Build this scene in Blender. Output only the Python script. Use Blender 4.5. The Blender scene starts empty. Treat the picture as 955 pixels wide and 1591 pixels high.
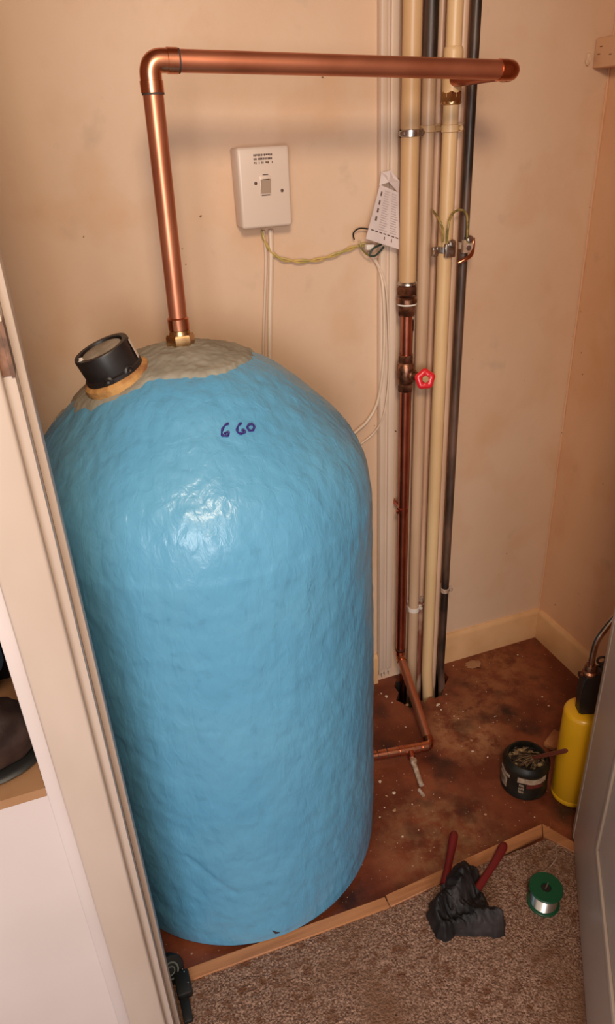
import bpy, bmesh, math, random
from mathutils import Vector, Matrix, noise
from mathutils.geometry import delaunay_2d_cdt
random.seed(7)
S = bpy.context.scene
COL = S.collection
PI = math.pi
V = Vector

# ------------------------------------------------------------------ camera
F_PX = 1119.23
YAW, PITCH, ROLL = 0.32719194, 0.49139869, -0.05133035
CAM = V((-1.2045, -1.4395, 1.4))
_f0 = V((math.sin(YAW), math.cos(YAW), 0)); _r0 = V((math.cos(YAW), -math.sin(YAW), 0)); _u0 = V((0, 0, 1))
_fw = _f0*math.cos(PITCH) - _u0*math.sin(PITCH); _up = _f0*math.sin(PITCH) + _u0*math.cos(PITCH)
_r = _r0*math.cos(ROLL) + _up*math.sin(ROLL); _u = -_r0*math.sin(ROLL) + _up*math.cos(ROLL)
ROT = Matrix((_r, _u, -_fw)).transposed()
cd = bpy.data.cameras.new('camera'); cam = bpy.data.objects.new('camera', cd); COL.objects.link(cam)
cam.matrix_world = Matrix.Translation(CAM) @ ROT.to_4x4()
cd.sensor_fit = 'HORIZONTAL'; cd.sensor_width = 36; cd.lens = 36*F_PX/955; cd.clip_start = 0.02
S.camera = cam

# ------------------------------------------------------------------ world, lamps, exposure
S.view_settings.view_transform = 'Standard'; S.view_settings.look = 'None'
S.view_settings.exposure = 0.0; S.view_settings.gamma = 1.0; S.view_settings.use_curve_mapping = False
w = bpy.data.worlds.new('hall_light'); S.world = w; w.use_nodes = True
w.node_tree.nodes['Background'].inputs[0].default_value = (1.0, 0.87, 0.76, 1)
w.node_tree.nodes['Background'].inputs[1].default_value = 0.60
def area(name, loc, target, sx, sy, power, col):
    l = bpy.data.lights.new(name, 'AREA'); l.shape = 'RECTANGLE'; l.size = sx; l.size_y = sy; l.energy = power; l.color = col
    o = bpy.data.objects.new(name, l); COL.objects.link(o); o.location = loc
    o.rotation_euler = (V(target)-V(loc)).to_track_quat('-Z', 'Y').to_euler(); return o
area('hall_window_daylight', (-1.85, -3.4, 1.45), (-0.8, 0, 0.75), 0.9, 0.9, 46, (0.97, 0.97, 1.0))
area('hall_ceiling_lamp', (-1.20, -1.70, 1.92), (-0.5, -0.1, 0.6), 0.24, 0.24, 16, (1.0, 0.80, 0.58))

# ------------------------------------------------------------------ projection helper: pixel on the photo -> point on a real plane
def ray(px, py): return ROT @ V(((px-477.5)/F_PX, -(py-795.5)/F_PX, -1))
def on(px, py, axis, val):
    d = ray(px, py); return CAM + d*((val-CAM[axis])/d[axis])

# ------------------------------------------------------------------ materials
def mat(name, col, rough=.6, metal=0, col2=None, scale=8, mix=(.4, .6), bump=0, bscale=60, detail=4, coat=0, spec=None, stretch=(1, 1, 1), bump2=None):
    m = bpy.data.materials.new(name); m.use_nodes = True; nt = m.node_tree; N = nt.nodes; L = nt.links
    b = N['Principled BSDF']; b.inputs['Base Color'].default_value = (*col, 1)
    b.inputs['Roughness'].default_value = rough; b.inputs['Metallic'].default_value = metal
    if coat: b.inputs['Coat Weight'].default_value = coat; b.inputs['Coat Roughness'].default_value = .15
    if spec is not None: b.inputs['Specular IOR Level'].default_value = spec
    tc = N.new('ShaderNodeTexCoord'); mp = N.new('ShaderNodeMapping'); mp.inputs['Scale'].default_value = stretch
    L.new(tc.outputs['Object'], mp.inputs[0]); m['_'] = 1
    if col2:
        n = N.new('ShaderNodeTexNoise'); n.inputs['Scale'].default_value = scale; n.inputs['Detail'].default_value = detail
        r = N.new('ShaderNodeValToRGB'); r.color_ramp.elements[0].position = mix[0]; r.color_ramp.elements[1].position = mix[1]
        r.color_ramp.elements[0].color = (*col, 1); r.color_ramp.elements[1].color = (*col2, 1)
        L.new(mp.outputs[0], n.inputs['Vector']); L.new(n.outputs['Fac'], r.inputs[0]); L.new(r.outputs[0], b.inputs['Base Color'])
    if bump:
        n2 = N.new('ShaderNodeTexNoise'); n2.inputs['Scale'].default_value = bscale; n2.inputs['Detail'].default_value = 5
        bp = N.new('ShaderNodeBump'); bp.inputs['Strength'].default_value = bump; bp.inputs['Distance'].default_value = .002
        L.new(mp.outputs[0], n2.inputs['Vector']); L.new(n2.outputs['Fac'], bp.inputs['Height']); L.new(bp.outputs[0], b.inputs['Normal'])
    return m
def node_mat(name):
    m = bpy.data.materials.new(name); m.use_nodes = True; return m, m.node_tree.nodes, m.node_tree.links, m.node_tree.nodes['Principled BSDF']
def mixc(N, L, fac, a, b):
    x = N.new('ShaderNodeMix'); x.data_type = 'RGBA'
    if isinstance(fac, float): x.inputs[0].default_value = fac
    else: L.new(fac, x.inputs[0])
    for i, v in ((6, a), (7, b)):
        if isinstance(v, tuple): x.inputs[i].default_value = (*v, 1)
        else: L.new(v, x.inputs[i])
    return x.outputs[2]
def nz(N, L, vec, scale, lo, hi, detail=4, inv=False, rough=.5):
    n = N.new('ShaderNodeTexNoise'); n.inputs['Scale'].default_value = scale; n.inputs['Detail'].default_value = detail; n.inputs['Roughness'].default_value = rough
    L.new(vec, n.inputs['Vector']); r = N.new('ShaderNodeMapRange'); r.inputs['From Min'].default_value = lo; r.inputs['From Max'].default_value = hi
    if inv: r.inputs['To Min'].default_value = 1; r.inputs['To Max'].default_value = 0
    L.new(n.outputs['Fac'], r.inputs['Value']); return r.outputs[0]
def math_(N, L, op, a, b):
    x = N.new('ShaderNodeMath'); x.operation = op
    for i, v in ((0, a), (1, b)):
        if isinstance(v, (int, float)): x.inputs[i].default_value = v
        else: L.new(v, x.inputs[i])
    return x.outputs[0]

def wall_material(name, base, scuff):
    m, N, L, b = node_mat(name); tc = N.new('ShaderNodeTexCoord'); o = tc.outputs['Object']
    c = mixc(N, L, nz(N, L, o, 2.2, .35, .7), base, tuple(x*y for x, y in zip(base, (.93, .86, .80))))
    c = mixc(N, L, nz(N, L, o, 6, .52, .78, 5), c, tuple(x*y for x, y in zip(base, (.90, .76, .62))))
    c = mixc(N, L, nz(N, L, o, 11, .62, .78, 6), c, tuple(x*.78 for x in base))          # grey rubs
    c = mixc(N, L, nz(N, L, o, 55, .775, .80, 1), c, scuff)                         # specks
    L.new(c, b.inputs['Base Color']); b.inputs['Roughness'].default_value = .55
    n = N.new('ShaderNodeTexNoise'); n.inputs['Scale'].default_value = 35; n.inputs['Detail'].default_value = 6; L.new(o, n.inputs['Vector'])
    bp = N.new('ShaderNodeBump'); bp.inputs['Strength'].default_value = .25; bp.inputs['Distance'].default_value = .003
    L.new(n.outputs['Fac'], bp.inputs['Height']); L.new(bp.outputs[0], b.inputs['Normal']); return m
M = {}
M['wall'] = wall_material('magnolia_wall', (.72, .505, .35), (.22, .11, .05))
M['wall_r'] = wall_material('magnolia_warm_lit_wall', (.78, .47, .285), (.22, .11, .05))  # same magnolia pushed to orange: warm bounced light put into the colour
M['skirt'] = mat('cream_gloss_skirting', (.78, .47, .24), .4, col2=(.64, .36, .17), scale=6)
M['trunk'] = mat('cream_trunking', (.74, .56, .43), .45, col2=(.62, .45, .33), scale=5, stretch=(1, 1, .3))
M['frame'] = mat('off_white_gloss_wood', (.55, .44, .375), .35, col2=(.48, .375, .31), scale=5, bump=.15, bscale=25, stretch=(1, 1, .4))
M['door'] = mat('white_gloss_door', (.66, .52, .45), .4, col2=(.60, .47, .40), scale=3, bump=.12, bscale=30)
M['panelw'] = mat('white_panel', (.62, .53, .51), .45, col2=(.58, .49, .47), scale=3)
M['copper'] = mat('new_copper', (.66, .25, .14), .36, .85, col2=(.50, .165, .085), scale=9, mix=(.4, .65), bump=.05, bscale=30, stretch=(1, 1, 1))
M['copper_dull'] = mat('dull_copper', (.62, .20, .12), .33, 1, col2=(.42, .11, .07), scale=14, mix=(.35, .65), bump=.1)
M['copper_fit'] = mat('bright_copper_fitting', (.72, .30, .17), .27, 1, col2=(.55, .20, .11), scale=20)
M['brass'] = mat('brass', (.62, .40, .20), .28, 1, col2=(.45, .26, .12), scale=40)
M['old_brass'] = mat('tarnished_brass', (.38, .18, .11), .42, 1, col2=(.15, .07, .045), scale=60, bump=.4, bscale=120)
M['solder'] = mat('dark_joint', (.05, .03, .025), .6)
M['tin'] = mat('zinc_clamp', (.62, .58, .55), .3, 1, col2=(.4, .35, .32), scale=50)
M['cream_pipe'] = mat('cream_painted_pipe', (.67, .42, .22), .42, col2=(.54, .32, .15), scale=14, mix=(.4, .65), stretch=(1, 1, .25), bump=.15, bscale=50)
M['pale_pipe'] = mat('pale_painted_pipe', (.72, .46, .31), .42, col2=(.58, .35, .22), scale=14, stretch=(1, 1, .25), bump=.15)
M['yellow_pipe'] = mat('yellowed_cream_pipe', (.74, .50, .26), .4, col2=(.66, .42, .21), scale=10, stretch=(1, 1, .3), bump=.12)
M['grey_pipe'] = mat('scorched_painted_pipe', (.58, .38, .24), .42, col2=(.48, .30, .18), scale=12, stretch=(1, 1, .2))
M['black_pipe'] = mat('sooty_old_pipe', (.022, .012, .008), .45, .1, col2=(.17, .09, .06), scale=16, mix=(.42, .66), stretch=(1, 1, .3), bump=.4)
M['redpipe'] = mat('flaking_painted_copper', (.30, .10, .06), .5, .2, col2=(.60, .38, .26), scale=30, mix=(.48, .6), stretch=(1, 1, .35), bump=.4)
M['white_pl'] = mat('cream_white_plastic', (.71, .56, .46), .33, col2=(.68, .53, .43), scale=4)
M['ink'] = mat('dark_print', (.10, .05, .035), .6)
M['cable'] = mat('cream_cable_sheath', (.72, .54, .40), .45)
M['earth'] = mat('green_yellow_wire', (.60, .40, .12), .4, col2=(.42, .33, .09), scale=40)
M['earth_d'] = mat('green_brown_wire', (.14, .12, .03), .45, col2=(.40, .27, .08), scale=60)
M['blackw'] = mat('black_wire', (.02, .018, .015), .45)
M['greenw'] = mat('green_wire', (.03, .05, .035), .45)
M['paper'] = mat('paper_tag', (.68, .56, .53), .8, col2=(.60, .49, .46), scale=14)
M['print'] = mat('grey_print', (.46, .36, .34), .8)
M['red_pl'] = mat('red_plastic_wheel', (.72, .018, .028), .3, coat=.3)
M['black_pl'] = mat('black_plastic', (.012, .009, .009), .42, col2=(.018, .014, .014), scale=30)
M['foam_grey'] = mat('grey_plastered_foam', (.33, .30, .235), .75, col2=(.22, .19, .145), scale=16, mix=(.35, .68), bump=.9, bscale=45)
M['orange_foam'] = mat('orange_sealant', (.60, .31, .10), .7, col2=(.30, .12, .04), scale=30, mix=(.45, .66), bump=.7, bscale=90)
M['disc'] = mat('grey_beige_disc', (.42, .36, .29), .6, col2=(.30, .25, .19), scale=40)
M['white'] = mat('white_print', (.75, .66, .58), .5)
M['marker'] = mat('purple_marker', (.035, .012, .16), .5)
M['wood'] = mat('pale_pine_strip', (.52, .22, .09), .55, col2=(.36, .14, .055), scale=7, stretch=(.4, 6, 6), bump=.3, bscale=60)
M['yellow'] = mat('yellow_enamel', (.80, .42, .010), .32, coat=.3)
M['chrome'] = mat('heat_stained_chrome', (.55, .46, .42), .18, 1, col2=(.36, .22, .15), scale=25)
M['can'] = mat('black_tin', (.010, .009, .007), .42, col2=(.022, .018, .012), scale=30, spec=.35)
M['canlabel'] = mat('cream_label_print', (.50, .38, .28), .55, col2=(.34, .23, .16), scale=80)
M['canred'] = mat('dark_red_label_print', (.13, .02, .015), .5)
M['gunk'] = mat('black_gold_paste', (.015, .01, .008), .35, col2=(.40, .28, .15), scale=60, mix=(.50, .62), bump=.8, bscale=80)
M['brush'] = mat('brown_bristle', (.09, .045, .02), .7, col2=(.20, .11, .05), scale=80)
M['brown_h'] = mat('brown_handle', (.15, .035, .02), .4)
M['green'] = mat('green_plastic', (.0, .060, .022), .38)
M['solderw'] = mat('solder_wire', (.68, .60, .52), .28, 1)
M['redgrip'] = mat('dark_red_grip', (.14, .008, .008), .45)
M['rag'] = mat('charcoal_rag', (.009, .007, .007), .6, col2=(.030, .022, .021), scale=18, spec=.3, bump=.5, bscale=60)
M['steel'] = mat('dark_steel', (.09, .07, .065), .4, .8)
M['chip'] = mat('plaster_crumb', (.66, .48, .36), .8)
M['chipd'] = mat('wood_crumb', (.40, .20, .10), .8)
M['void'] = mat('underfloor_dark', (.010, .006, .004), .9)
M['leather'] = mat('dark_brown_leather', (.018, .008, .006), .6, col2=(.04, .020, .014), scale=20, bump=.5, spec=.25)
M['bag'] = mat('blue_black_cloth', (.006, .007, .010), .6, col2=(.015, .016, .022), scale=12, bump=.5)
M['tan'] = mat('tan_board', (.33, .17, .08), .6, col2=(.24, .11, .05), scale=8)
M['tape'] = mat('black_rubber', (.008, .007, .006), .5)
M['tapering'] = mat('grey_green_print', (.16, .18, .15), .5)
M['rust'] = mat('rusty_brown_recess', (.10, .045, .022), .6, col2=(.22, .10, .055), scale=60, mix=(.4, .6))
M['corroded'] = mat('limescaled_brass', (.42, .27, .18), .6, .3, col2=(.62, .48, .38), scale=70, bump=.7, bscale=120)

# tank paint: light blue foam
m, N, L, b = node_mat('blue_foam_skin'); o = N.new('ShaderNodeTexCoord').outputs['Object']
c = mixc(N, L, nz(N, L, o, 5, .35, .7), (.125, .360, .55), (.100, .320, .52))
c = mixc(N, L, nz(N, L, o, 40, .60, .75), c, (.10, .30, .47))
L.new(c, b.inputs['Base Color']); b.inputs['Roughness'].default_value = .30; b.inputs['Specular IOR Level'].default_value = .45
mp = N.new('ShaderNodeMapping'); mp.inputs['Scale'].default_value = (1, 1, .45); L.new(o, mp.inputs[0])
n1 = N.new('ShaderNodeTexNoise'); n1.inputs['Scale'].default_value = 72; n1.inputs['Detail'].default_value = 3; n1.inputs['Distortion'].default_value = .6; L.new(mp.outputs[0], n1.inputs['Vector'])
bp = N.new('ShaderNodeBump'); bp.inputs['Strength'].default_value = .60; bp.inputs['Distance'].default_value = .003
L.new(n1.outputs['Fac'], bp.inputs['Height']); L.new(bp.outputs[0], b.inputs['Normal']); M['blue'] = m

# cupboard floor: red-brown stained boards, dusty tan areas, speckle
m, N, L, b = node_mat('stained_brown_floor'); o = N.new('ShaderNodeTexCoord').outputs['Object']
c = mixc(N, L, nz(N, L, o, 9, .4, .62), (.13, .026, .010), (.24, .060, .024))
def blot(cx, cy, rad):
    s = N.new('ShaderNodeVectorMath'); s.operation = 'DISTANCE'; L.new(o, s.inputs[0]); s.inputs[1].default_value = (cx, cy, 0)
    r = N.new('ShaderNodeMapRange'); r.inputs['From Min'].default_value = rad; r.inputs['From Max'].default_value = rad*.3; L.new(s.outputs['Value'], r.inputs['Value']); return r.outputs[0]
for bx, by, br, cc in ((-.40, -.26, .13, (.42, .19, .085)), (-.20, -.10, .16, (.30, .105, .04)), (-.62, -.52, .17, (.27, .12, .055)), (-.30, -.20, .12, (.30, .10, .04))):
    f = math_(N, L, 'MULTIPLY', blot(bx, by, br), nz(N, L, o, 22, .42, .58, 6, rough=.7)); c = mixc(N, L, f, c, cc)
c = mixc(N, L, nz(N, L, o, 10, .52, .70, 6), c, (.04, .011, .007))
c = mixc(N, L, nz(N, L, o, 160, .70, .74, 2), c, (.55, .36, .24))
L.new(c, b.inputs['Base Color']); b.inputs['Roughness'].default_value = .45
n = N.new('ShaderNodeTexNoise'); n.inputs['Scale'].default_value = 60; n.inputs['Detail'].default_value = 8; L.new(o, n.inputs['Vector'])
bp = N.new('ShaderNodeBump'); bp.inputs['Strength'].default_value = .5; bp.inputs['Distance'].default_value = .003
L.new(n.outputs['Fac'], bp.inputs['Height']); L.new(bp.outputs[0], b.inputs['Normal']); M['floor'] = m

# carpet
m, N, L, b = node_mat('brown_twist_carpet'); o = N.new('ShaderNodeTexCoord').outputs['Object']
c = mixc(N, L, nz(N, L, o, 290, .40, .62, 3), (.16, .080, .052), (.44, .265, .19))
c = mixc(N, L, nz(N, L, o, 60, .52, .70, 4), c, (.17, .07, .038))
c = mixc(N, L, nz(N, L, o, 6, .5, .7), c, (.22, .11, .065))
L.new(c, b.inputs['Base Color']); b.inputs['Roughness'].default_value = .95; b.inputs['Specular IOR Level'].default_value = .1
n = N.new('ShaderNodeTexNoise'); n.inputs['Scale'].default_value = 260; n.inputs['Detail'].default_value = 3; L.new(o, n.inputs['Vector'])
bp = N.new('ShaderNodeBump'); bp.inputs['Strength'].default_value = 1; bp.inputs['Distance'].default_value = .006
L.new(n.outputs['Fac'], bp.inputs['Height']); L.new(bp.outputs[0], b.inputs['Normal']); M['carpet'] = m

# ------------------------------------------------------------------ mesh helpers (everything is authored in world coordinates, then made local)
def tagp(o, label=None, cat=None, group=None, kind=None):
    if label: o['label'] = label
    if cat: o['category'] = cat
    if group: o['group'] = group
    if kind: o['kind'] = kind
    return o
def thing(name, label, cat, loc, group=None):
    o = bpy.data.objects.new(name, None); COL.objects.link(o); o.location = loc; o.empty_display_size = .02
    return tagp(o, label, cat, group)
def wloc(o):
    p = V(o.location)
    while o.parent: o = o.parent; p += V(o.location)
    return p
def obj(name, bm, m, parent=None, origin=None, smooth=True, label=None, kind=None, cat=None, group=None):
    me = bpy.data.meshes.new(name)
    base = wloc(parent) if parent else V(origin or (0, 0, 0))
    bmesh.ops.translate(bm, verts=bm.verts, vec=-base)
    bmesh.ops.recalc_face_normals(bm, faces=bm.faces)
    bm.to_mesh(me); bm.free()
    for x in (m if isinstance(m, (list, tuple)) else [m]): me.materials.append(M[x] if isinstance(x, str) else x)
    if smooth:
        me.polygons.foreach_set('use_smooth', [True]*len(me.polygons))
        try: me.set_sharp_from_angle(angle=math.radians(38))
        except Exception: pass
    o = bpy.data.objects.new(name, me); COL.objects.link(o)
    if parent: o.parent = parent
    else: o.location = base
    return tagp(o, label, cat, group, kind)
def NB(): return bmesh.new()
def box(bm, lo, hi, bev=0, seg=2, mi=0):
    r = bmesh.ops.create_cube(bm, size=1); vs = r['verts']
    for v in vs: v.co = V([lo[i]+(hi[i]-lo[i])*(v.co[i]+.5) for i in range(3)])
    if bev:
        es = list({e for v in vs for e in v.link_edges})
        bmesh.ops.bevel(bm, geom=es, offset=bev, segments=seg, affect='EDGES', profile=.5)
    return bm
def tf(bm, n0, mtx):
    bm.verts.ensure_lookup_table(); bmesh.ops.transform(bm, matrix=mtx, verts=bm.verts[n0:]); return bm
def frames(path):
    T = []
    for i in range(len(path)):
        a = path[max(i-1, 0)]; b_ = path[min(i+1, len(path)-1)]; T.append((b_-a).normalized())
    ref = V((0, 0, 1)) if abs(T[0].z) < .9 else V((1, 0, 0))
    n = (ref - T[0]*ref.dot(T[0])).normalized(); out = []
    for t in T:
        n = (n - t*n.dot(t)).normalized(); out.append((n, t.cross(n)))
    return out
def tube(bm, path, r, seg=16, caps=True, flat=1):
    path = [V(p) for p in path]; rr = r if isinstance(r, (list, tuple)) else [r]*len(path); fr = frames(path); rings = []
    for p, q, (a, b_) in zip(path, rr, fr):
        rings.append([bm.verts.new(p + (a*math.cos(2*PI*k/seg)*flat + b_*math.sin(2*PI*k/seg))*q) for k in range(seg)])
    for A, B in zip(rings, rings[1:]):
        for k in range(seg): bm.faces.new((A[k], A[(k+1) % seg], B[(k+1) % seg], B[k]))
    if caps: bm.faces.new(rings[0][::-1]); bm.faces.new(rings[-1])
    return bm
def fillet(pts, rad, n=8):
    pts = [V(p) for p in pts]; out = [pts[0]]
    for a, p, b_ in zip(pts, pts[1:], pts[2:]):
        u = (a-p).normalized(); v = (b_-p).normalized(); ang = u.angle(v); d = min(rad/math.tan(ang/2), (a-p).length*.49, (b_-p).length*.49)
        s, e = p+u*d, p+v*d
        for i in range(n+1):
            t = i/n; out.append(s*(1-t)**2 + p*2*t*(1-t) + e*t*t)
    out.append(pts[-1]); return out
def smooth_path(pts, n=8):
    pts = [V(p) for p in pts]; P = [pts[0]]+pts+[pts[-1]]; out = []
    for i in range(1, len(P)-2):
        a, b_, c_, d = P[i-1:i+3]
        for k in range(n):
            t = k/n; out.append(.5*((2*b_)+(c_-a)*t+(2*a-5*b_+4*c_-d)*t*t+(-a+3*b_-3*c_+d)*t**3))
    out.append(pts[-1]); return out
def lathe(bm, c, axis, prof, seg=32, caps=True):
    """prof: list of (radius, distance along axis)"""
    axis = V(axis).normalized(); c = V(c)
    ref = V((0, 0, 1)) if abs(axis.z) < .9 else V((1, 0, 0)); a = (ref-axis*ref.dot(axis)).normalized(); b_ = axis.cross(a); rings = []
    for r, h in prof:
        rings.append([bm.verts.new(c+axis*h+(a*math.cos(2*PI*k/seg)+b_*math.sin(2*PI*k/seg))*max(r, 1e-5)) for k in range(seg)])
    for A, B in zip(rings, rings[1:]):
        for k in range(seg): bm.faces.new((A[k], A[(k+1) % seg], B[(k+1) % seg], B[k]))
    if caps: bm.faces.new(rings[0][::-1]); bm.faces.new(rings[-1])
    return bm
def hexnut(bm, c, axis, r, h, bev=.0012):
    n0 = len(bm.verts); lathe(bm, c, axis, [(r*.9, 0), (r, h*.15), (r, h*.85), (r*.9, h)], 6); return bm
def ring(bm, c, axis, r, t, seg=24, k=8):
    axis = V(axis).normalized(); ref = V((0, 0, 1)) if abs(axis.z) < .9 else V((1, 0, 0)); a = (ref-axis*ref.dot(axis)).normalized(); b_ = axis.cross(a); R = []
    for i in range(seg):
        u = a*math.cos(2*PI*i/seg)+b_*math.sin(2*PI*i/seg)
        R.append([bm.verts.new(V(c)+u*(r+t*math.cos(2*PI*j/k))+axis*t*math.sin(2*PI*j/k)) for j in range(k)])
    for i in range(seg):
        for j in range(k): bm.faces.new((R[i][j], R[(i+1) % seg][j], R[(i+1) % seg][(j+1) % k], R[i][(j+1) % k]))
    return bm
def blob(bm, c, r, amp=.3, sub=2, sc=(1, 1, 1), freq=2):
    n0 = len(bm.verts); bmesh.ops.create_icosphere(bm, subdivisions=sub, radius=1); bm.verts.ensure_lookup_table()
    off = V((random.random()*50, random.random()*50, 0))
    for v in bm.verts[n0:]:
        k = 1+amp*noise.noise(v.co*freq+off); v.co = V((v.co.x*sc[0], v.co.y*sc[1], v.co.z*sc[2]))*r*k+V(c)
    return bm
def S_(name, bm, m, **k): return obj(name, bm, m, kind='structure', **k)

# ------------------------------------------------------------------ the setting
FY = -.62                                     # inner face of the front partition
S_('wall_back', box(NB(), (-1.5, 0, -.2), (.1, .1, 2.4)), 'wall', smooth=False)
S_('wall_right', box(NB(), (0, FY-.13, -.1), (.1, 0, 2.4)), 'wall_r', smooth=False)
S_('wall_left', box(NB(), (-1.5, FY, -.1), (-1.4, 0, 2.4)), 'wall', smooth=False)
S_('ceiling', box(NB(), (-1.5, FY-.13, 2.35), (.1, .1, 2.45)), 'wall', smooth=False)

def flat_poly(outer, holes, z, th):
    bm = NB(); co = []; ed = []; 
    for L_ in [outer]+holes:
        s = len(co); co += [V(p) for p in L_]; ed += [(s+i, s+(i+1) % len(L_)) for i in range(len(L_))]
    vs, es, fs, *_ = delaunay_2d_cdt(co, ed, [], 0, 1e-6)
    def inside(p, poly):
        c_ = False
        for i in range(len(poly)):
            a, b_ = poly[i], poly[i-1]
            if (a[1] > p[1]) != (b_[1] > p[1]) and p[0] < (b_[0]-a[0])*(p[1]-a[1])/(b_[1]-a[1])+a[0]: c_ = not c_
        return c_
    bv = [bm.verts.new((v.x, v.y, z)) for v in vs]
    for f in fs:
        cc = sum((vs[i] for i in f), V((0, 0)))/len(f)
        if inside(cc, outer) and not any(inside(cc, h) for h in holes): bm.faces.new([bv[i] for i in f])
    r = bmesh.ops.extrude_face_region(bm, geom=bm.faces[:])
    bmesh.ops.translate(bm, verts=[v for v in r['geom'] if isinstance(v, bmesh.types.BMVert)], vec=(0, 0, -th)); return bm
def fp(px, py): p = on(px, py, 2, 0); return (p.x, p.y)
hole1 = [(-.478, -.006), (-.345, -.006), fp(697, 1052), fp(690, 1066), fp(686, 1080), fp(675, 1085), fp(667, 1083), fp(659, 1092), (fp(650, 1086)), fp(646, 1098), fp(636, 1100), fp(624, 1092), fp(615, 1088), fp(619, 1076), fp(612, 1066), fp(616, 1056)]
S_('floor', flat_poly([(-1.4, 0), (0, 0), (0, -.75), (-1.4, -.75)], [hole1], 0, .022), 'floor', smooth=False)
bm = NB(); box(bm, (-1.4, -.75, -.16), (0, .02, -.14)); box(bm, (-1.4, -.005, -.15), (0, .0, -.001)); box(bm, (-1.4, -.76, -.15), (0, -.75, -.001)); box(bm, (-.001, -.75, -.15), (.01, .01, -.02)); box(bm, (-1.41, -.75, -.15), (-1.4, .01, -.02)); S_('floor_void', bm, 'void', smooth=False)
# hall carpet, cut along the timber strip
c0 = V((-.402, -.590, 0)); cl = V((-1.25, -.598, 0)); cr = V((-.372, -.655, 0))
bm = NB(); nx, ny = 210, 170
gv = [[None]*(nx+1) for _ in range(ny+1)]
for j in range(ny+1):
    for i in range(nx+1):
        x = -1.29+1.0*i/nx; ytop = -.615 if x < -.415 else -.615-(x+.415)*1.35
        y = ytop-(j/ny)**1.3*.62
        gv[j][i] = bm.verts.new((x, y, .009+.0022*noise.noise(V((x, y, 0))*240)+.0012*noise.noise(V((x, y, 3))*90)))
for j in range(ny):
    for i in range(nx): bm.faces.new((gv[j][i], gv[j][i+1], gv[j+1][i+1], gv[j+1][i]))
S_('floor_carpet', bm, 'carpet')
bm = NB(); box(bm, (-2.6, -3.4, -.05), (1.2, -.75, .001)); S_('floor_hall', bm, 'carpet', smooth=False)

def skirting(name, a, b_, nrm):
    a, b_, n = V(a), V(b_), V(nrm); bm = NB(); prof = [(0, 0), (.012, 0), (.012, .086), (.010, .093), (.005, .099), (0, .1)]
    vs = [[bm.verts.new(p+n*d+V((0, 0, h))) for d, h in prof] for p in (a, b_)]
    k = len(prof)
    for i in range(k): bm.faces.new((vs[0][i], vs[0][(i+1) % k], vs[1][(i+1) % k], vs[1][i]))
    bm.faces.new(vs[0]); bm.faces.new(vs[1][::-1]); S_(name, bm, 'skirt')
skirting('baseboard_back', (-.345, 0, 0), (0, 0, 0), (0, -1, 0))
skirting('baseboard_back_left', (-1.38, 0, 0), (-.535, 0, 0), (0, -1, 0))
skirting('baseboard_right', (0, -.012, 0), (0, -.60, 0), (-1, 0, 0))

# front partition
bm = NB(); box(bm, (-2.4, FY-.13, 0), (-1.39, FY, .712)); box(bm, (-2.4, FY-.13, 1.25), (-1.30, FY, 2.4)); box(bm, (-1.32, FY-.13, 0), (-1.262, FY, 1.25)); box(bm, (-1.39, FY-.13, 0), (-1.32, FY, .712)); box(bm, (-2.4, FY-.13, .712), (-1.75, FY, 1.25))
S_('wall_front_left', bm, 'panelw', smooth=False)
bm = NB(); box(bm, (-1.30, FY-.13, 2.02), (0.1, FY, 2.4)); box(bm, (-.315, FY-.13, 0), (0, FY, 2.02)); box(bm, (0, FY-.13, 0), (1.0, FY-.131, 2.4)); S_('wall_front_right', bm, 'wall', smooth=False)
S_('trim_jamb_left', box(NB(), (-1.262, -.752, 0), (-1.243, FY, 2.02), .001), 'frame')
S_('trim_stop_left', box(NB(), (-1.243, -.715, 0), (-1.2345, -.655, 2.02), .0015), 'frame')
S_('trim_jamb_head', box(NB(), (-1.243, -.752, 2.0), (-.33, FY, 2.02), .001), 'frame')
S_('trim_jamb_right', box(NB(), (-.335, -.70, 0), (-.315, FY, 2.0), .001), 'frame')
bm = NB(); box(bm, (-1.3035, -.768, 0), (-1.2535, -.75, 2.09), .004, 3); S_('trim_architrave_left', bm, 'frame')
bm = NB(); box(bm, (-1.3035, -.768, 2.025), (-.28, -.75, 2.09), .004, 3); S_('trim_architrave_head', bm, 'frame')
# rim around the opening in the side panel
bm = NB(); box(bm, (-1.3205, -.754, 0), (-1.3045, -.7495, 1.26), .0015); S_('trim_opening', bm, 'panelw')
bm = NB(); box(bm, (-1.246, -.7535, 1.212), (-1.2425, -.7175, 1.262)); k = S_('trim_latch_recess', bm, 'rust', smooth=False)
bm = NB(); box(bm, (-1.2535, -.7535, 1.214), (-1.2462, -.7518, 1.262)); S_('trim_latch_plate', bm, 'rust', smooth=False)
# niche behind the opening
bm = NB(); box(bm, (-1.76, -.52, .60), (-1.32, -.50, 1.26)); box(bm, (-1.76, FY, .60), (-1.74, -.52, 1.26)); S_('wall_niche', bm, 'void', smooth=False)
S_('trim_niche_shelf', box(NB(), (-1.75, -.7505, .700), (-1.3215, -.52, .7135)), 'tan', smooth=False)

# trunking beside the pipes
bm = NB(); box(bm, (-.534, -.014, .045), (-.494, 0, 2.35), .002); box(bm, (-.5335, -.018, .05), (-.519, -.013, 2.35), .003); box(bm, (-.514, -.020, .05), (-.496, -.013, 2.35), .004)
for k in range(9):
    x = -.532+.0042*k; h = .012+.03*random.random(); box(bm, (x, -.013, .05-h), (x+.0036, -.001, .06))
tagp(obj('pipe_trunking', bm, 'trunk', origin=(-.515, 0, .02)), 'cream ridged upright trunking strip running up the back wall beside the pipes', 'trunking')

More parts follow.
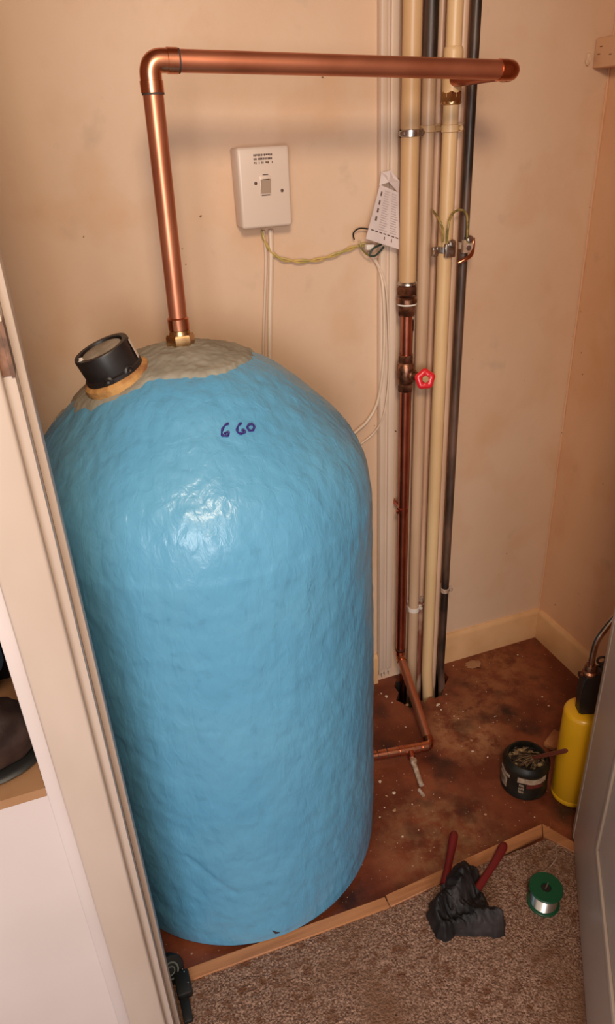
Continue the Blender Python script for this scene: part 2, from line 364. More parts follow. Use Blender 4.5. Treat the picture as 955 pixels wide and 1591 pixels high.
# timber strip
root = thing('threshold_strip', 'bare pine batten edging the carpet, turning a corner near the door', 'strip', (-.8, -.595, 0))
def bar(name, a, b_, w, z, parent, m):
    a, b_ = V(a), V(b_); d = (b_-a).normalized(); n = V((d.y, -d.x, 0)); bm = NB()
    q = [a, b_, b_+n*w, a+n*w]; lo = [bm.verts.new(p) for p in q]; hi = [bm.verts.new(p+V((0, 0, z))) for p in q]
    bm.faces.new(lo[::-1]); bm.faces.new(hi)
    for i in range(4): bm.faces.new((lo[i], lo[(i+1) % 4], hi[(i+1) % 4], hi[i]))
    bmesh.ops.bevel(bm, geom=[e for e in bm.edges], offset=.0012, segments=1, affect='EDGES'); return obj(name, bm, m, parent)
P = lambda px, py: on(px, py, 2, .012)
bar('long_batten', (-1.232, P(285, 1506).y, .0005), (P(600, 1398).x, P(600, 1392).y, .0005), .024, .012, root, 'wood')
def bar4(name, q, z):
    bm = NB(); lo = [bm.verts.new(V((x, y, .0005))) for x, y in q]; hi = [bm.verts.new(V((x, y, z))) for x, y in q]
    bm.faces.new(lo[::-1]); bm.faces.new(hi)
    for i in range(4): bm.faces.new((lo[i], lo[(i+1) % 4], hi[(i+1) % 4], hi[i]))
    bmesh.ops.bevel(bm, geom=[e for e in bm.edges], offset=.001, segments=1, affect='EDGES'); return obj(name, bm, 'wood', root)
xm, ym = P(601, 1398).x+.001, P(601, 1390).y
bar4('middle_batten', [(xm, ym), (-.402, -.580), (-.418, -.605), (xm, ym-.026)], .0125)
bar4('short_batten', [(-.4005, -.580), (-.352, -.672), (-.372, -.682), (-.4165, -.606)], .0125)

# ------------------------------------------------------------------ hot water tank
TX, TY, TR = -1.016, -.312, .297
PR = [(0, 1.104), (.05, 1.098), (.10, 1.083), (.145, 1.060), (.185, 1.026), (.22, .994), (.25, .962), (.272, .932), (.287, .895), (.2945, .855), (.297, .80), (.298, .4), (.296, .05), (.290, .022), (.282, .012)]
def tank_z(r):
    for (a, za), (b_, zb) in zip(PR, PR[1:10]):
        if r <= b_: t = (r-a)/(b_-a); return za+(zb-za)*t
    return .85
def on_tank(px, py, off=0):
    d = ray(px, py).normalized(); t = .5; prev = None
    while t < 2.5:
        p = CAM+d*t; rr = math.hypot(p.x-TX, p.y-TY)
        if (rr < TR and p.z < tank_z(min(rr, .2944))) if p.z > .85 else rr < TR: return p-d*(off+.0005)
        t += .0008
    return p
prof = smooth_path([V((r, 0, z)) for r, z in PR], 9)
bm = NB(); rows = []; SEG = 300
pp = []
for p in prof:
    if pp and (p-pp[-1]).length < .004 and p.x > .01: continue
    if pp:
        dd = (p-pp[-1]).length; k = int(dd/.006)
        for i in range(1, k+1): pp.append(pp[-1].lerp(p, 1/(k+2-i)))
    pp.append(p)
cr1 = on_tank(290, 1330); cr2 = on_tank(362, 1388)
for p in pp:
    row = []
    for k in range(SEG):
        a = 2*PI*k/SEG; ca, sa = math.cos(a), math.sin(a); q = V((p.x*ca, p.x*sa, p.z))
        n_ = V((ca, sa, .0)) if p.z < .86 else V((ca*.6, sa*.6, .75)); nn = V((q.x*1, q.y*1, q.z*.55))
        d = .0020*noise.noise(q*9)+.0016*noise.noise(nn*30)+.0013*noise.noise(nn*62+V((3, 1, 2)))+.0009*noise.noise(nn*115)
        wq = q+V((TX, TY, 0)); ab = cr2-cr1; t = max(0, min(1, (wq-cr1).dot(ab)/ab.length_squared)); dist = (wq-(cr1+ab*t)).length
        d -= .004*math.exp(-(dist/.006)**2)
        if p.z < .03 or p.x < .003: d *= .2
        row.append(bm.verts.new(wq+n_*d))
    rows.append(row)
for A, B in zip(rows, rows[1:]):
    for k in range(SEG): bm.faces.new((A[k], B[k], B[(k+1) % SEG], A[(k+1) % SEG]))
bm.faces.new(rows[-1][::-1])
tank = thing('hot_water_tank', 'big pale blue foam-covered hot water cylinder standing on the cupboard floor', 'water tank', (TX, TY, 0))
obj('foam_jacket', bm, 'blue', tank)
obj('shadow_gap_ring', lathe(NB(), (TX, TY, 0), (0, 0, 1), [(.262, 0.0005), (.27, .004), (.27, .016)], 64), 'black_pl', tank, label='dark ring standing in for the shadow gap under the blue jacket')  # black ring stands in for the shade in the gap below the jacket
# bare grey top
edge_px = [(92, 636), (118, 642), (150, 636), (180, 622), (215, 606), (240, 593), (275, 589), (318, 587), (352, 580), (375, 570), (392, 558), (407, 549)]
poly = [(p.x, p.y) for p in (on_tank(*e) for e in edge_px)]
poly += [(-.865, -.16), (-.93, -.10), (-1.02, -.085), (-1.11, -.10), (-1.19, -.18), (-1.235, -.27)]
def sd(p, poly):
    best = 9; ins = False
    for i in range(len(poly)):
        a = V(poly[i]); b_ = V(poly[i-1]); ab = b_-a; t = max(0, min(1, (p-a).dot(ab)/ab.length_squared)); best = min(best, (p-(a+ab*t)).length)
        if (a.y > p.y) != (b_.y > p.y) and p.x < (b_.x-a.x)*(p.y-a.y)/(b_.y-a.y)+a.x: ins = not ins
    return best if ins else -best
bm = NB(); G = 170; g = {}
for i in range(G+1):
    for j in range(G+1):
        x = -1.27+.44*i/G; y = -.50+.45*j/G; s = sd(V((x, y)), poly)+.006*noise.noise(V((x, y, 1))*45)+.003*noise.noise(V((x, y, 5))*120)
        rr = math.hypot(x-TX, y-TY)
        if s < -.014 or rr > .29: continue
        h = max(-.006, min(.0045, s*.9)); g[i, j] = bm.verts.new((x, y, tank_z(min(rr, .294))+h+(.0018*noise.noise(V((x, y, 9))*70)+.0012*noise.noise(V((x, y, 9))*160) if s > 0 else 0)))
for (i, j) in list(g):
    if all(k in g for k in ((i+1, j), (i+1, j+1), (i, j+1))): bm.faces.new((g[i, j], g[i+1, j], g[i+1, j+1], g[i, j+1]))
obj('bare_top_patch', bm, 'foam_grey', tank, label='rough grey unpainted patch over the domed top')
# marker number 660
def glyph(pts): return [on_tank(320+x/9.55, 640+y/9.55, .0012) for x, y in pts]
bm = NB()
for g_ in ([(332, 172), (285, 195), (250, 245), (232, 300), (243, 345), (285, 355), (328, 345), (338, 312), (312, 298), (275, 325)],
           [(522, 165), (482, 200), (463, 250), (472, 302), (515, 322), (562, 310), (576, 288), (560, 268), (530, 276)],
           [(665+50*math.sin(t*.6283), 228-50*math.cos(t*.6283)) for t in range(11)]):
    pts = smooth_path(glyph(g_), 4); tube(bm, pts, [.0016+.0005*math.sin(i*.9) for i in range(len(pts))], 6)
obj('handwritten_number', bm, 'marker', tank, label='purple marker pen number 660')
bm = NB(); tube(bm, [on_tank(423, 1446, .001), on_tank(428, 1449, .001), on_tank(434, 1449, .001)], [.001, .0025, .001], 6); obj('nick', bm, 'solder', tank, label='small dark nick near the bottom edge')
# immersion heater cap
cb = on_tank(182, 598); cb = V((cb.x, cb.y, tank_z(math.hypot(cb.x-TX, cb.y-TY)))); cb += V((.004, .022, .006)); cb.z = tank_z(math.hypot(cb.x-TX, cb.y-TY))
ax = V((-.34, -.02, .94)).normalized()
imm = thing('immersion_heater_cap', 'round black plastic heater cap with a beige disc, tilted on the tank top', 'heater cap', cb)
obj('sealant', lathe(NB(), cb, ax, [(.048, -.014), (.0525, -.004), (.052, .004), (.047, .008), (.040, .008)], 40), 'orange_foam', imm, label='rough orange sealant ring around the cap')
obj('body', lathe(NB(), cb, ax, [(.040, .004), (.0455, .006), (.0455, .014), (.0425, .016), (.0435, .048), (.0425, .0505), (.035, .0505), (.034, .045), (.020, .044)], 48), 'black_pl', imm)
obj('disc', lathe(NB(), cb, ax, [(.0315, .0445), (.0315, .0475), (.0305, .048)], 40), 'disc', imm, label='speckled beige disc set in the top')
sx = ax.cross(V((0, 1, 0))).normalized(); sy = ax.cross(sx).normalized()
def capface(name, a0, h0, h1, wdt, m, off=.0008, label=None):
    bm = NB(); n = 6; R_ = .0438+off; L1 = []
    for i in range(n+1):
        a = a0-wdt/2+wdt*i/n; u = sx*math.cos(a)+sy*math.sin(a); L1.append((bm.verts.new(cb+u*R_+ax*h0), bm.verts.new(cb+u*R_+ax*h1)))
    for A, B in zip(L1, L1[1:]): bm.faces.new((A[0], B[0], B[1], A[1]))
    obj(name, bm, m, imm, label=label)
def cap_ang(v): v = V(v); return math.atan2(v.dot(sy), v.dot(sx))
tow = (CAM-cb).normalized(); rgt = V((1, -.15, 0))
capface('sticker', cap_ang(rgt), .016, .047, .45, 'white', label='white printed sticker on the side')
for v in (tow+V((-.35, 0, 0)), tow+V((.5, 0, 0))):
    a = cap_ang(v); u = sx*math.cos(a)+sy*math.sin(a); obj('screw_lug', lathe(NB(), cb+u*.041+ax*.012, u, [(.008, 0), (.0085, .004), (.006, .006), (.0055, .003)], 16), 'black_pl', imm)
    obj('screw', lathe(NB(), cb+u*.046+ax*.012+ax*.001, u, [(.002, 0), (.002, .0015)], 8), 'tin', imm, label='bright screw head')
u = (sx*math.cos(cap_ang((-1, -.35, 0)))+sy*math.sin(cap_ang((-1, -.35, 0))))
obj('terminal', blob(NB(), cb+u*.036+ax*.050, .0045, .4, 2), 'white', imm, label='white terminal nub on the rim')
obj('terminal', blob(NB(), cb+u*.038+sy*.004+ax*.056, .002, .2, 1, (1, 1, 2)), 'blackw', imm)

# ------------------------------------------------------------------ copper outlet pipe
RP = .014
A0 = V((TX, -.306, 1.10)); A1 = V((-1.010, -.306, 1.487)); A2 = V((-.442, -.306, 1.4625)); A3 = V((-.4315, -.115, 1.4625))
cop = thing('copper_pipe', 'thick new copper pipe rising from the tank top and crossing above the switch', 'pipe', A0)
obj('riser', tube(NB(), [A0+V((0, 0, .02)), A1-V((0, 0, .03))], RP, 28), 'copper', cop)
obj('crossing_pipe', tube(NB(), [A1+V((.03, 0, -.0012)), A2-V((.02, 0, -.001))], RP, 28), 'copper', cop)
def elbow(name, a, p, b_, leg, r, parent, m='copper_fit', rad=.02, lip=1.13):
    u = (V(a)-p).normalized(); v = (V(b_)-p).normalized(); pts = fillet([p+u*leg, p, p+v*leg], rad, 10)
    full = [p+u*leg*1.0]+pts+[p+v*leg]; L_ = len(full)
    rr = [r*lip if (i < 2 or i > L_-3) else r*1.07 for i in range(L_)]
    bm = NB(); pts2 = [p+u*leg, p+u*(leg-.014), p+u*(leg-.0145)]+pts[1:-1]+[p+v*(leg-.0145), p+v*(leg-.014), p+v*leg]
    rr = [r*lip, r*lip, r*1.06]+[r*1.06]*(len(pts)-2)+[r*1.06, r*lip, r*lip]
    tube(bm, pts2, rr, 28); return obj(name, bm, m, parent)
elbow('elbow', A0, A1, A2, .038, RP, cop)
obj('solder_joint', tube(NB(), [A1-V((0, 0, .0405)), A1-V((0, 0, .038))], RP*1.09, 28), 'solder', cop, label='dark flux line below the elbow')
obj('solder_joint', tube(NB(), [A1+V((.038, 0, -.0016)), A1+V((.0405, 0, -.0017))], RP*1.09, 28), 'solder', cop, label='dark flux line beside the elbow')
elbow('end_elbow', A1, A2, A3, .026, RP, cop, rad=.018, lip=1.10)
obj('return_pipe', tube(NB(), [A2+(A3-A2).normalized()*.02, A3], RP*.9, 24), 'copper_dull', cop)
bm = NB(); hexnut(bm, A0+V((0, 0, .0)), (0, 0, 1), .0225, .022); lathe(bm, A0+V((0, 0, .022)), (0, 0, 1), [(.018, 0), (.0165, .004), (.0155, .006)], 28); lathe(bm, A0-V((0, 0, .006)), (0, 0, 1), [(.017, 0), (.017, .008)], 24)
obj('compression_nut', bm, 'brass', cop, label='brass hexagon nut where the pipe meets the tank')
obj('collar', lathe(NB(), A0+V((0, 0, .028)), (0, 0, 1), [(.0142, 0), (.0165, .001), (.0165, .018), (.0142, .020)], 28), 'copper_fit', cop)

# ------------------------------------------------------------------ vertical pipes on the wall
ZT = 2.35
def vpipe(x, y, r, z0, z1, seg=20): return tube(NB(), [V((x, y, z0)), V((x, y, z1))], r, seg)
def ball(bm, c, r): blob(bm, c, r, .15, 1)
def clip(parent, x, y, r, z, m='cream_pipe', nuts=(-1, 1), label=None):
    bm = NB(); lathe(bm, (x, y, z-.0065), (0, 0, 1), [(r*1.02, 0), (r*1.14, .001), (r*1.14, .012), (r*1.02, .013)], 20)
    for s in nuts:
        box(bm, (x+s*r*1.0-.003, y-.003, z-.007), (x+s*r*1.0+s*.006+.003, y+.003, z+.007), .001); hexnut(bm, (x+s*(r+.0045), y-.009, z), (0, 1, 0), .005, .007)
    box(bm, (x-.003, y+r, z-.004), (x+.003, min(y+r+.1, -.001), z+.004)); return obj('pipe_clip', bm, m, parent, label=label)
# 1: feed pipe, cream above, copper below
X1, Y1 = -.495, -.065
z_red = on(632, 448, 1, Y1).z; z_r2 = on(632, 490, 1, Y1).z; zv1 = on(630, 552, 1, Y1).z; zv0 = on(630, 606, 1, Y1).z; zb = on(622, 1018, 1, Y1).z
p1 = thing('supply_pipe', 'leftmost upright pipe: fat cream section, then copper with a red valve below', 'pipe', (X1, Y1, 0))
obj('upper_pipe', vpipe(X1, Y1, .0175, z_red, ZT, 28), 'cream_pipe', p1, label='fat cream painted upper length')
clip(p1, X1, Y1, .0175, on(637, 207, 1, Y1).z, 'tin', label='bright metal pipe clip with two nuts')
bm = NB(); h = z_red-z_r2
hexnut(bm, (X1, Y1, z_red-.012), (0, 0, 1), .0225, .018); lathe(bm, (X1, Y1, z_r2+h*.42), (0, 0, 1), [(.018, 0), (.021, .003), (.021, h*.2), (.017, h*.26)], 20); hexnut(bm, (X1, Y1, z_r2), (0, 0, 1), .0195, h*.42)
obj('reducing_coupling', bm, 'old_brass', p1, label='tarnished brass coupling')
obj('joint_ring', lathe(NB(), (X1, Y1, z_red+.006), (0, 0, 1), [(.0178, 0), (.0205, .002), (.0195, .006), (.0178, .008)], 20), 'tin', p1, label='pale ring above the coupling')
obj('joint_ring', lathe(NB(), (X1, Y1, z_r2+h*.40), (0, 0, 1), [(.0198, 0), (.0205, .001), (.0205, .003), (.0198, .004)], 20), 'white', p1)
obj('copper_length', vpipe(X1, Y1, .0118, zv1-.002, z_r2+.002, 20), 'copper_dull', p1)
obj('copper_length', vpipe(X1, Y1, .0113, zb+.02, zv0+.002, 20), 'copper_dull', p1)
bm = NB(); zm = (zv0+zv1)/2
hexnut(bm, (X1, Y1, zv1-.016), (0, 0, 1), .0175, .018); hexnut(bm, (X1, Y1, zv0-.002), (0, 0, 1), .0175, .018); lathe(bm, (X1, Y1, zv0+.014), (0, 0, 1), [(.0135, 0), (.0185, .006), (.0195, (zv1-zv0)/2-.012), (.0185, zv1-zv0-.034), (.0135, zv1-zv0-.028)], 20)
valve = obj('gate_valve', bm, 'old_brass', p1, label='tarnished brass gate valve body')
wc = V((0, 0, 0)); wc = on(660, 589, 1, -.115); vd = (wc-V((X1, Y1, zm))); L_ = vd.length; vd.normalize()
bm = NB(); lathe(bm, (X1, Y1, zm), vd, [(.013, .008), (.013, .022), (.0105, .024), (.0085, L_-.014), (.004, L_-.013), (.004, L_+.004)], 12); obj('bonnet', bm, 'old_brass', valve)
wd = (V((-.25, -.9, .25))).normalized(); a_ = V((0, 0, 1)); a_ = (a_-wd*a_.dot(wd)).normalized(); b2 = wd.cross(a_)
bm = NB(); R_ = []; n_ = 60
for i in range(n_):
    t = 2*PI*i/n_; u = a_*math.cos(t)+b2*math.sin(t); ro = .0215+.0014*math.cos(5*t)
    R_.append([bm.verts.new(wc+u*(ro-.0080+.0080*math.cos(q))+wd*(.0060*math.sin(q))) for q in [2*PI*j/10 for j in range(10)]])
for i in range(n_):
    for j in range(10): bm.faces.new((R_[i][j], R_[(i+1) % n_][j], R_[(i+1) % n_][(j+1) % 10], R_[i][(j+1) % 10]))
lathe(bm, wc-wd*.004, wd, [(.010, 0), (.014, .002), (.010, .005)], 24)
obj('handwheel', bm, 'red_pl', valve, label='red plastic handwheel')
obj('wheel_nut', hexnut(NB(), wc+wd*.001, wd, .0085, .005), 'brass', valve)
# lower run
E1 = V((X1, Y1, zb)); E2 = on(668, 1158, 2, .030); T1 = V((-.752, E2.y+.032, .036))
elbow('lower_elbow', V((X1, Y1, 1)), E1, E2, .018, .0113, p1, 'copper_fit', .012)
obj('slanting_pipe', tube(NB(), [E1+(E2-E1).normalized()*.014, E2+(E1-E2).normalized()*.014], .0113, 20), 'copper', p1, label='copper length slanting forward to the floor')
elbow('floor_elbow', E1, E2, T1, .022, .0113, p1, 'copper_fit', .016)
obj('tank_connection', tube(NB(), [E2+(T1-E2).normalized()*.014, T1], .0113, 20), 'copper_fit', p1)
tp = on(637, 1168, 2, .031); tp = E2+(T1-E2)*max(0, min(1, (tp-E2).dot(T1-E2)/(T1-E2).length_squared)); td = (T1-E2).normalized()
tee = obj('tee_fitting', tube(NB(), [tp-td*.026, tp-td*.014, tp-td*.0135, tp+td*.0135, tp+td*.014, tp+td*.026], [.0128, .0128, .0123, .0123, .0128, .0128], 20), 'copper_fit', p1)
de = on(655, 1222, 2, .008); dv = (de-tp)
obj('tee_branch', tube(NB(), [tp, tp+dv.normalized()*.024], .0095, 16), 'copper_dull', tee)
bm = NB(); pts = [tp+dv*t for t in (.18, .30, .42, .55, .7, .85, .98)]; tube(bm, smooth_path(pts, 4), [.0062+.0016*noise.noise(V((i*.7, 0, 0))) for i in range(25)], 10)
box(bm, tp+dv*.36-V((.007, .004, .004)), tp+dv*.36+V((.007, .004, .010)), .001)
obj('drain_cock', bm, 'corroded', p1, label='crusted pale drain spur')
obj('drain_cock_tip', tube(NB(), [de+V((-.012, -.008, .004)), de+V((-.010, -.028, .003))], .0042, 8), 'corroded', p1)
for px, s in ((604, 1), (588, 1)):
    q = on(px, 1178, 2, .03); q = E2+(T1-E2)*((q-E2).dot(T1-E2)/(T1-E2).length_squared); obj('solder_joint', tube(NB(), [q, q+td*.0016], .0123, 16), 'solder', p1)
obj('solder_joint', tube(NB(), [V((X1, Y1, zb+.022)), V((X1, Y1, zb+.0235))], .0125, 16), 'solder', p1)
clip(p1, X1, Y1, .0113, on(624, 792, 1, Y1).z, 'copper_dull', (-1,), 'brown pipe clip')

# thin copper pipe behind
t = thing('thin_copper_pipe', 'thin copper pipe half hidden behind the valve pipe', 'pipe', (-.470, -.035, 0)); zc = on(636, 500, 1, -.035).z
obj('pipe_length', vpipe(-.470, -.035, .0055, -.1, zc, 12), 'copper_dull', t)
obj('end_fitting', vpipe(-.470, -.035, .0072, zc-.02, zc+.004, 12), 'old_brass', t)
# 2
X2, Y2 = -.4475, -.045
p2 = thing('painted_pipe', 'grey-cream upright pipe, second of the group, just right of the red valve pipe', 'pipe', (X2, Y2, 0))
obj('pipe_length', vpipe(X2, Y2, .0135, -.1, on(668, 112, 1, Y2).z, 22), 'grey_pipe', p2)
obj('upper_length', vpipe(X2, Y2, .0142, on(668, 112, 1, Y2).z-.004, ZT, 22), 'black_pipe', p2, label='scorched dark upper length')
clip(p2, X2, Y2, .0135, on(643, 945, 1, Y2).z, 'white', (1,), 'pale clip low on the pipe')
clip(p2, X2, Y2, .0135, on(668, 200, 1, Y2).z, 'cream_pipe', (1,))
# 3
X3, Y3 = -.4215, -.040
p3 = thing('slim_painted_pipe', 'slim pink-cream upright pipe, third of the group, flaking red near the floor', 'pipe', (X3, Y3, 0)); z3 = on(662, 925, 1, Y3).z
obj('pipe_length', vpipe(X3, Y3, .0075, z3, ZT, 16), 'pale_pipe', p3)
obj('flaking_length', vpipe(X3, Y3, .0080, -.1, z3, 16), 'redpipe', p3, label='lower length with flaking paint')
bm = NB(); hexnut(bm, (X3, Y3, z3-.012), (0, 0, 1), .0115, .018); blob(bm, (X3+.006, Y3-.008, z3-.02), .006, .5); blob(bm, (X3-.004, Y3-.010, z3+.004), .005, .5); obj('old_joint', bm, 'corroded', p3, label='crusted joint in the slim pipe')
bm = NB(); blob(bm, (X3+.008, Y3-.012, z3-.035), .006, .5); obj('loose_clip', bm, 'black_pl', p3)
clip(p3, X3, Y3, .0075, on(682, 198, 1, Y3).z, 'cream_pipe', (-1,))
# 4
X4, Y4 = -.4305, -.100
p4 = thing('cream_main_pipe', 'yellowish cream upright pipe standing forward, with a brass nut near its top', 'pipe', (X4, Y4, 0))
obj('pipe_length', tube(NB(), [V((X4+.006, Y4-.004, -.1)), V((X4+.004, Y4, .02)), V((X4, Y4, .08)), V((X4, Y4, ZT))], .0145, 24), 'yellow_pipe', p4)
zs = on(698, 82, 1, Y4).z; obj('socket', lathe(NB(), (X4, Y4, zs-.07), (0, 0, 1), [(.0147, 0), (.0178, .001), (.0178, .072), (.0165, .078), (.0147, .080)], 24), 'yellow_pipe', p4, label='painted socket fitting')
zn = on(695, 150, 1, Y4).z; bm = NB(); hexnut(bm, (X4, Y4, zn-.010), (0, 0, 1), .0205, .018); lathe(bm, (X4, Y4, zn-.014), (0, 0, 1), [(.0155, 0), (.0185, .002), (.0185, .006)], 20)
obj('compression_nut', bm, 'brass', p4, label='brass compression nut')
clip(p4, X4, Y4, .0145, on(693, 200, 1, Y4).z, 'yellow_pipe', (1,))
# earth clamp on it
def earth_clamp(parent, c, r, m, m2):
    x, y, z = c; bm = NB(); lathe(bm, (x, y, z-.007), (0, 0, 1), [(r, 0), (r+.0016, .001), (r+.0016, .013), (r, .014)], 20)
    box(bm, (x-.0115, y-r-.010, z-.013), (x+.0105, y-r-.0005, z+.013), .0015); cl_ = obj('earth_clamp', bm, m, parent, label='metal earth bonding clamp')
    obj('screw', lathe(NB(), (x, y-r-.009, z-.003), (0, -1, 0), [(.005, 0), (.005, .003), (.004, .004)], 14), m2, cl_)
    obj('screw', lathe(NB(), (x+.001, y-r-.009, z+.013), (0, -1, .3), [(.0075, -.004), (.0075, .005), (.005, .007)], 14), 'tin', cl_); return cl_
zcl = on(690, 390, 1, Y4-.02).z
earth_clamp(p4, (X4, Y4, zcl), .0147, 'tin', 'ink')
def side_lug(parent, x, y, z, s, m='tin'):
    bm = NB(); box(bm, (x-.006, y-.004, z-.009), (x+.006, y+.004, z+.009), .0015); hexnut(bm, (x+s*.002, y-.011, z), (0, 1, 0), .006, .008); obj('clamp_lug', bm, m, parent)
side_lug(p4, X4-.026, Y4-.006, zcl-.002, -1)
# 5
X5, Y5 = -.3855, -.055
p5 = thing('pink_cream_pipe', 'narrow pale upright pipe squeezed between the yellowish pipe and the sooty one', 'pipe', (X5, Y5, 0))
obj('pipe_length', vpipe(X5, Y5, .0088, -.1, ZT, 16), 'pale_pipe', p5)
clip(p5, X5, Y5, .0088, on(712, 196, 1, Y5).z, 'pale_pipe', (1,))
# 6
X6, Y6 = -.376, -.080
p6 = thing('sooty_pipe', 'rightmost upright pipe, dark and sooty with flaked paint', 'pipe', (X6, Y6, 0))
obj('pipe_length', tube(NB(), [V((X6-.002, Y6-.018, -.1)), V((X6-.002, Y6-.014, .0)), V((X6, Y6, .06)), V((X6, Y6, ZT))], .0098, 18), 'black_pipe', p6)
clip(p6, X6, Y6, .0098, on(684, 918, 1, Y6).z, 'corroded', (1,), 'crusted pale clip low on the dark pipe')
zd = on(712, 385, 1, Y6).z
ec = earth_clamp(p6, (X6, Y6, zd+.004), .0100, 'corroded', 'ink')
bm = NB(); tube(bm, smooth_path([V((X6-.022, Y6-.02, zd-.026)), V((X6-.010, Y6-.024, zd-.020)), V((X6+.006, Y6-.022, zd-.012)), V((X6+.014, Y6-.014, zd+.004)), V((X6+.015, Y6-.010, zd+.018))], 5), .0042, 10); obj('clamp_strap', bm, 'copper_fit', p6, label='coppery strap tail of the clamp')
hexnut(bm := NB(), (X6, Y6-.024, zd+.018), (0, 1, 0), .0075, .012); obj('clamp_nut', bm, 'steel', p6)
# added dark tube stands in for the soot line beside pipe 6
t = thing('rear_soot_line', 'thin dark tube standing in for the soot line behind the sooty pipe', 'pipe', (-.362, -.012, 0)); obj('pipe_length', vpipe(-.3615, -.012, .0065, -.1, ZT, 12), 'black_pipe', t)

# earth wires at the clamps
def wire(name, pts, r, m, label, cat='wire', parent=None, n=8):
    bm = NB(); tube(bm, smooth_path(pts, n), r, 8)
    if parent: return obj(name, bm, m, parent)
    return tagp(obj(name, bm, m, origin=pts[0]), label, cat)
wire('earth_wire', [on(671, 326, 1, -.075), on(682, 342, 1, -.13), on(688, 358, 1, -.135), on(688, 376, 1, -.13)], .0022, 'earth_d', 'short brown-striped earth wire entering the clamp from the left')
wire('earth_wire', [on(694, 378, 1, -.13), on(696, 352, 1, -.135), on(702, 333, 1, -.125), on(714, 326, 1, -.11), on(724, 332, 1, -.10), on(726, 350, 1, -.10), on(725, 378, 1, -.10)], .0022, 'earth_d', 'looping green-brown earth wire arching between the two pipe clamps')

# ------------------------------------------------------------------ immersion switch
sw = thing('wall_switch', 'cream boxed double-pole switch with small print, fixed to the back wall', 'switch', (-.78, 0, 1.3))
f00 = on(378, 358, 1, -.052); f11 = on(448, 225, 1, -.052); bx0, bx1, bz0, bz1 = f00.x-.001, on(455, 350, 1, -.052).x, f00.z+.001, f11.z
obj('back_box', box(NB(), (bx0+.001, -.040, bz0+.001), (bx1-.001, -.0005, bz1-.001), .004, 3), 'white_pl', sw)
obj('face_plate', box(NB(), (bx0, -.052, bz0), (bx1, -.041, bz1), .0055, 4), 'white_pl', sw)
cx = (bx0+bx1)/2; cz = (bz0+bz1)/2
rk = on(418, 288, 1, -.052); rk.x = cx
obj('rocker_surround', box(NB(), (cx-.0105, -.0535, rk.z-.0165), (cx+.0105, -.051, rk.z+.0165), .001), 'white_pl', sw)
bm = NB(); q = [(-.009, -.0545, -.013), (.009, -.0545, -.013), (.009, -.0600, .011), (-.009, -.0600, .011), (-.009, -.0530, -.013), (.009, -.0530, -.013), (.009, -.053, .011), (-.009, -.053, .011)]
vs = [bm.verts.new((cx+a, b_, rk.z+c_)) for a, b_, c_ in q]
for f in ((0, 1, 2, 3), (4, 7, 6, 5), (0, 4, 5, 1), (1, 5, 6, 2), (2, 6, 7, 3), (3, 7, 4, 0)): bm.faces.new([vs[i] for i in f])
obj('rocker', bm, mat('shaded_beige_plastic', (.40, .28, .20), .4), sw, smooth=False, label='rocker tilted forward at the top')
bm = NB()
for s in range(4): box(bm, (cx-.007, -.0605+.001*0, rk.z+.0105-.0001), (cx+.006, -.0598, rk.z+.0112))
for k in range(6): box(bm, (cx-.004+k*.0018, -.0537, rk.z+.0175), (cx-.0028+k*.0018, -.0533+.0012, rk.z+.0190))
box(bm, (cx-.0085, -.0538, rk.z-.0165), (cx+.0075, -.0533, rk.z-.0148)); obj('rocker_print', bm, 'ink', sw, smooth=False, kind='stuff')
for px, py in ((397, 285), (438, 296)):
    p_ = on(px, py, 1, -.052); obj('screw', lathe(NB(), (p_.x, -.0515, p_.z), (0, -1, 0), [(.003, 0), (.003, .001), (.0022, .0015)], 12), 'ink', sw)
bm = NB(); random.seed(3)
for r_ in range(3):
    x = cx-.019; zt = bz1-.012-r_*.0062
    while x < cx+.016:
        wd_ = random.choice((.0016, .0022, .0028)); hh = random.choice((.0026, .0034, .0034))
        if random.random() > (.12 if r_ < 2 else .35): box(bm, (x, -.0525, zt-hh), (x+wd_, -.0519, zt))
        x += wd_+.0007
obj('small_print', bm, 'ink', sw, smooth=False, label='three blurred lines of small brown print')
# cable down from switch, earth pair across
wire('switch_cable', [on(420, 357, 1, -.012), on(421, 400, 1, -.012), on(420, 460, 1, -.012), on(419, 520, 1, -.012), on(420, 600, 1, -.010)], .0050, 'cable', 'thick cream cable dropping from the switch behind the tank', 'cable')
wire('switch_cable', [on(409, 358, 1, -.008), on(413, 400, 1, -.006), on(411, 470, 1, -.006), on(409, 540, 1, -.006), on(410, 590, 1, -.006)], .0032, 'trunk', 'thinner buff cable hanging left of the thick cream one', 'cable')
for k in range(2):
    pts = []; base = [(406, 358), (411, 374), (420, 390), (436, 402), (462, 406), (492, 404), (520, 396), (545, 386), (566, 380), (578, 384)]
    sp = smooth_path([on(x, y, 1, -.014) for x, y in base], 8)
    pts = [p+V((0, math.cos(i*.42+k*PI)*.0022, math.sin(i*.42+k*PI)*.0024)) for i, p in enumerate(sp)]
    bm = NB(); tube(bm, pts, .0019, 8); tagp(obj('twisted_earth_wire', bm, 'earth', origin=pts[0]), 'yellow-green twisted wire strung from the switch to the paper tag', 'wire', 'pair of twisted earth wires')
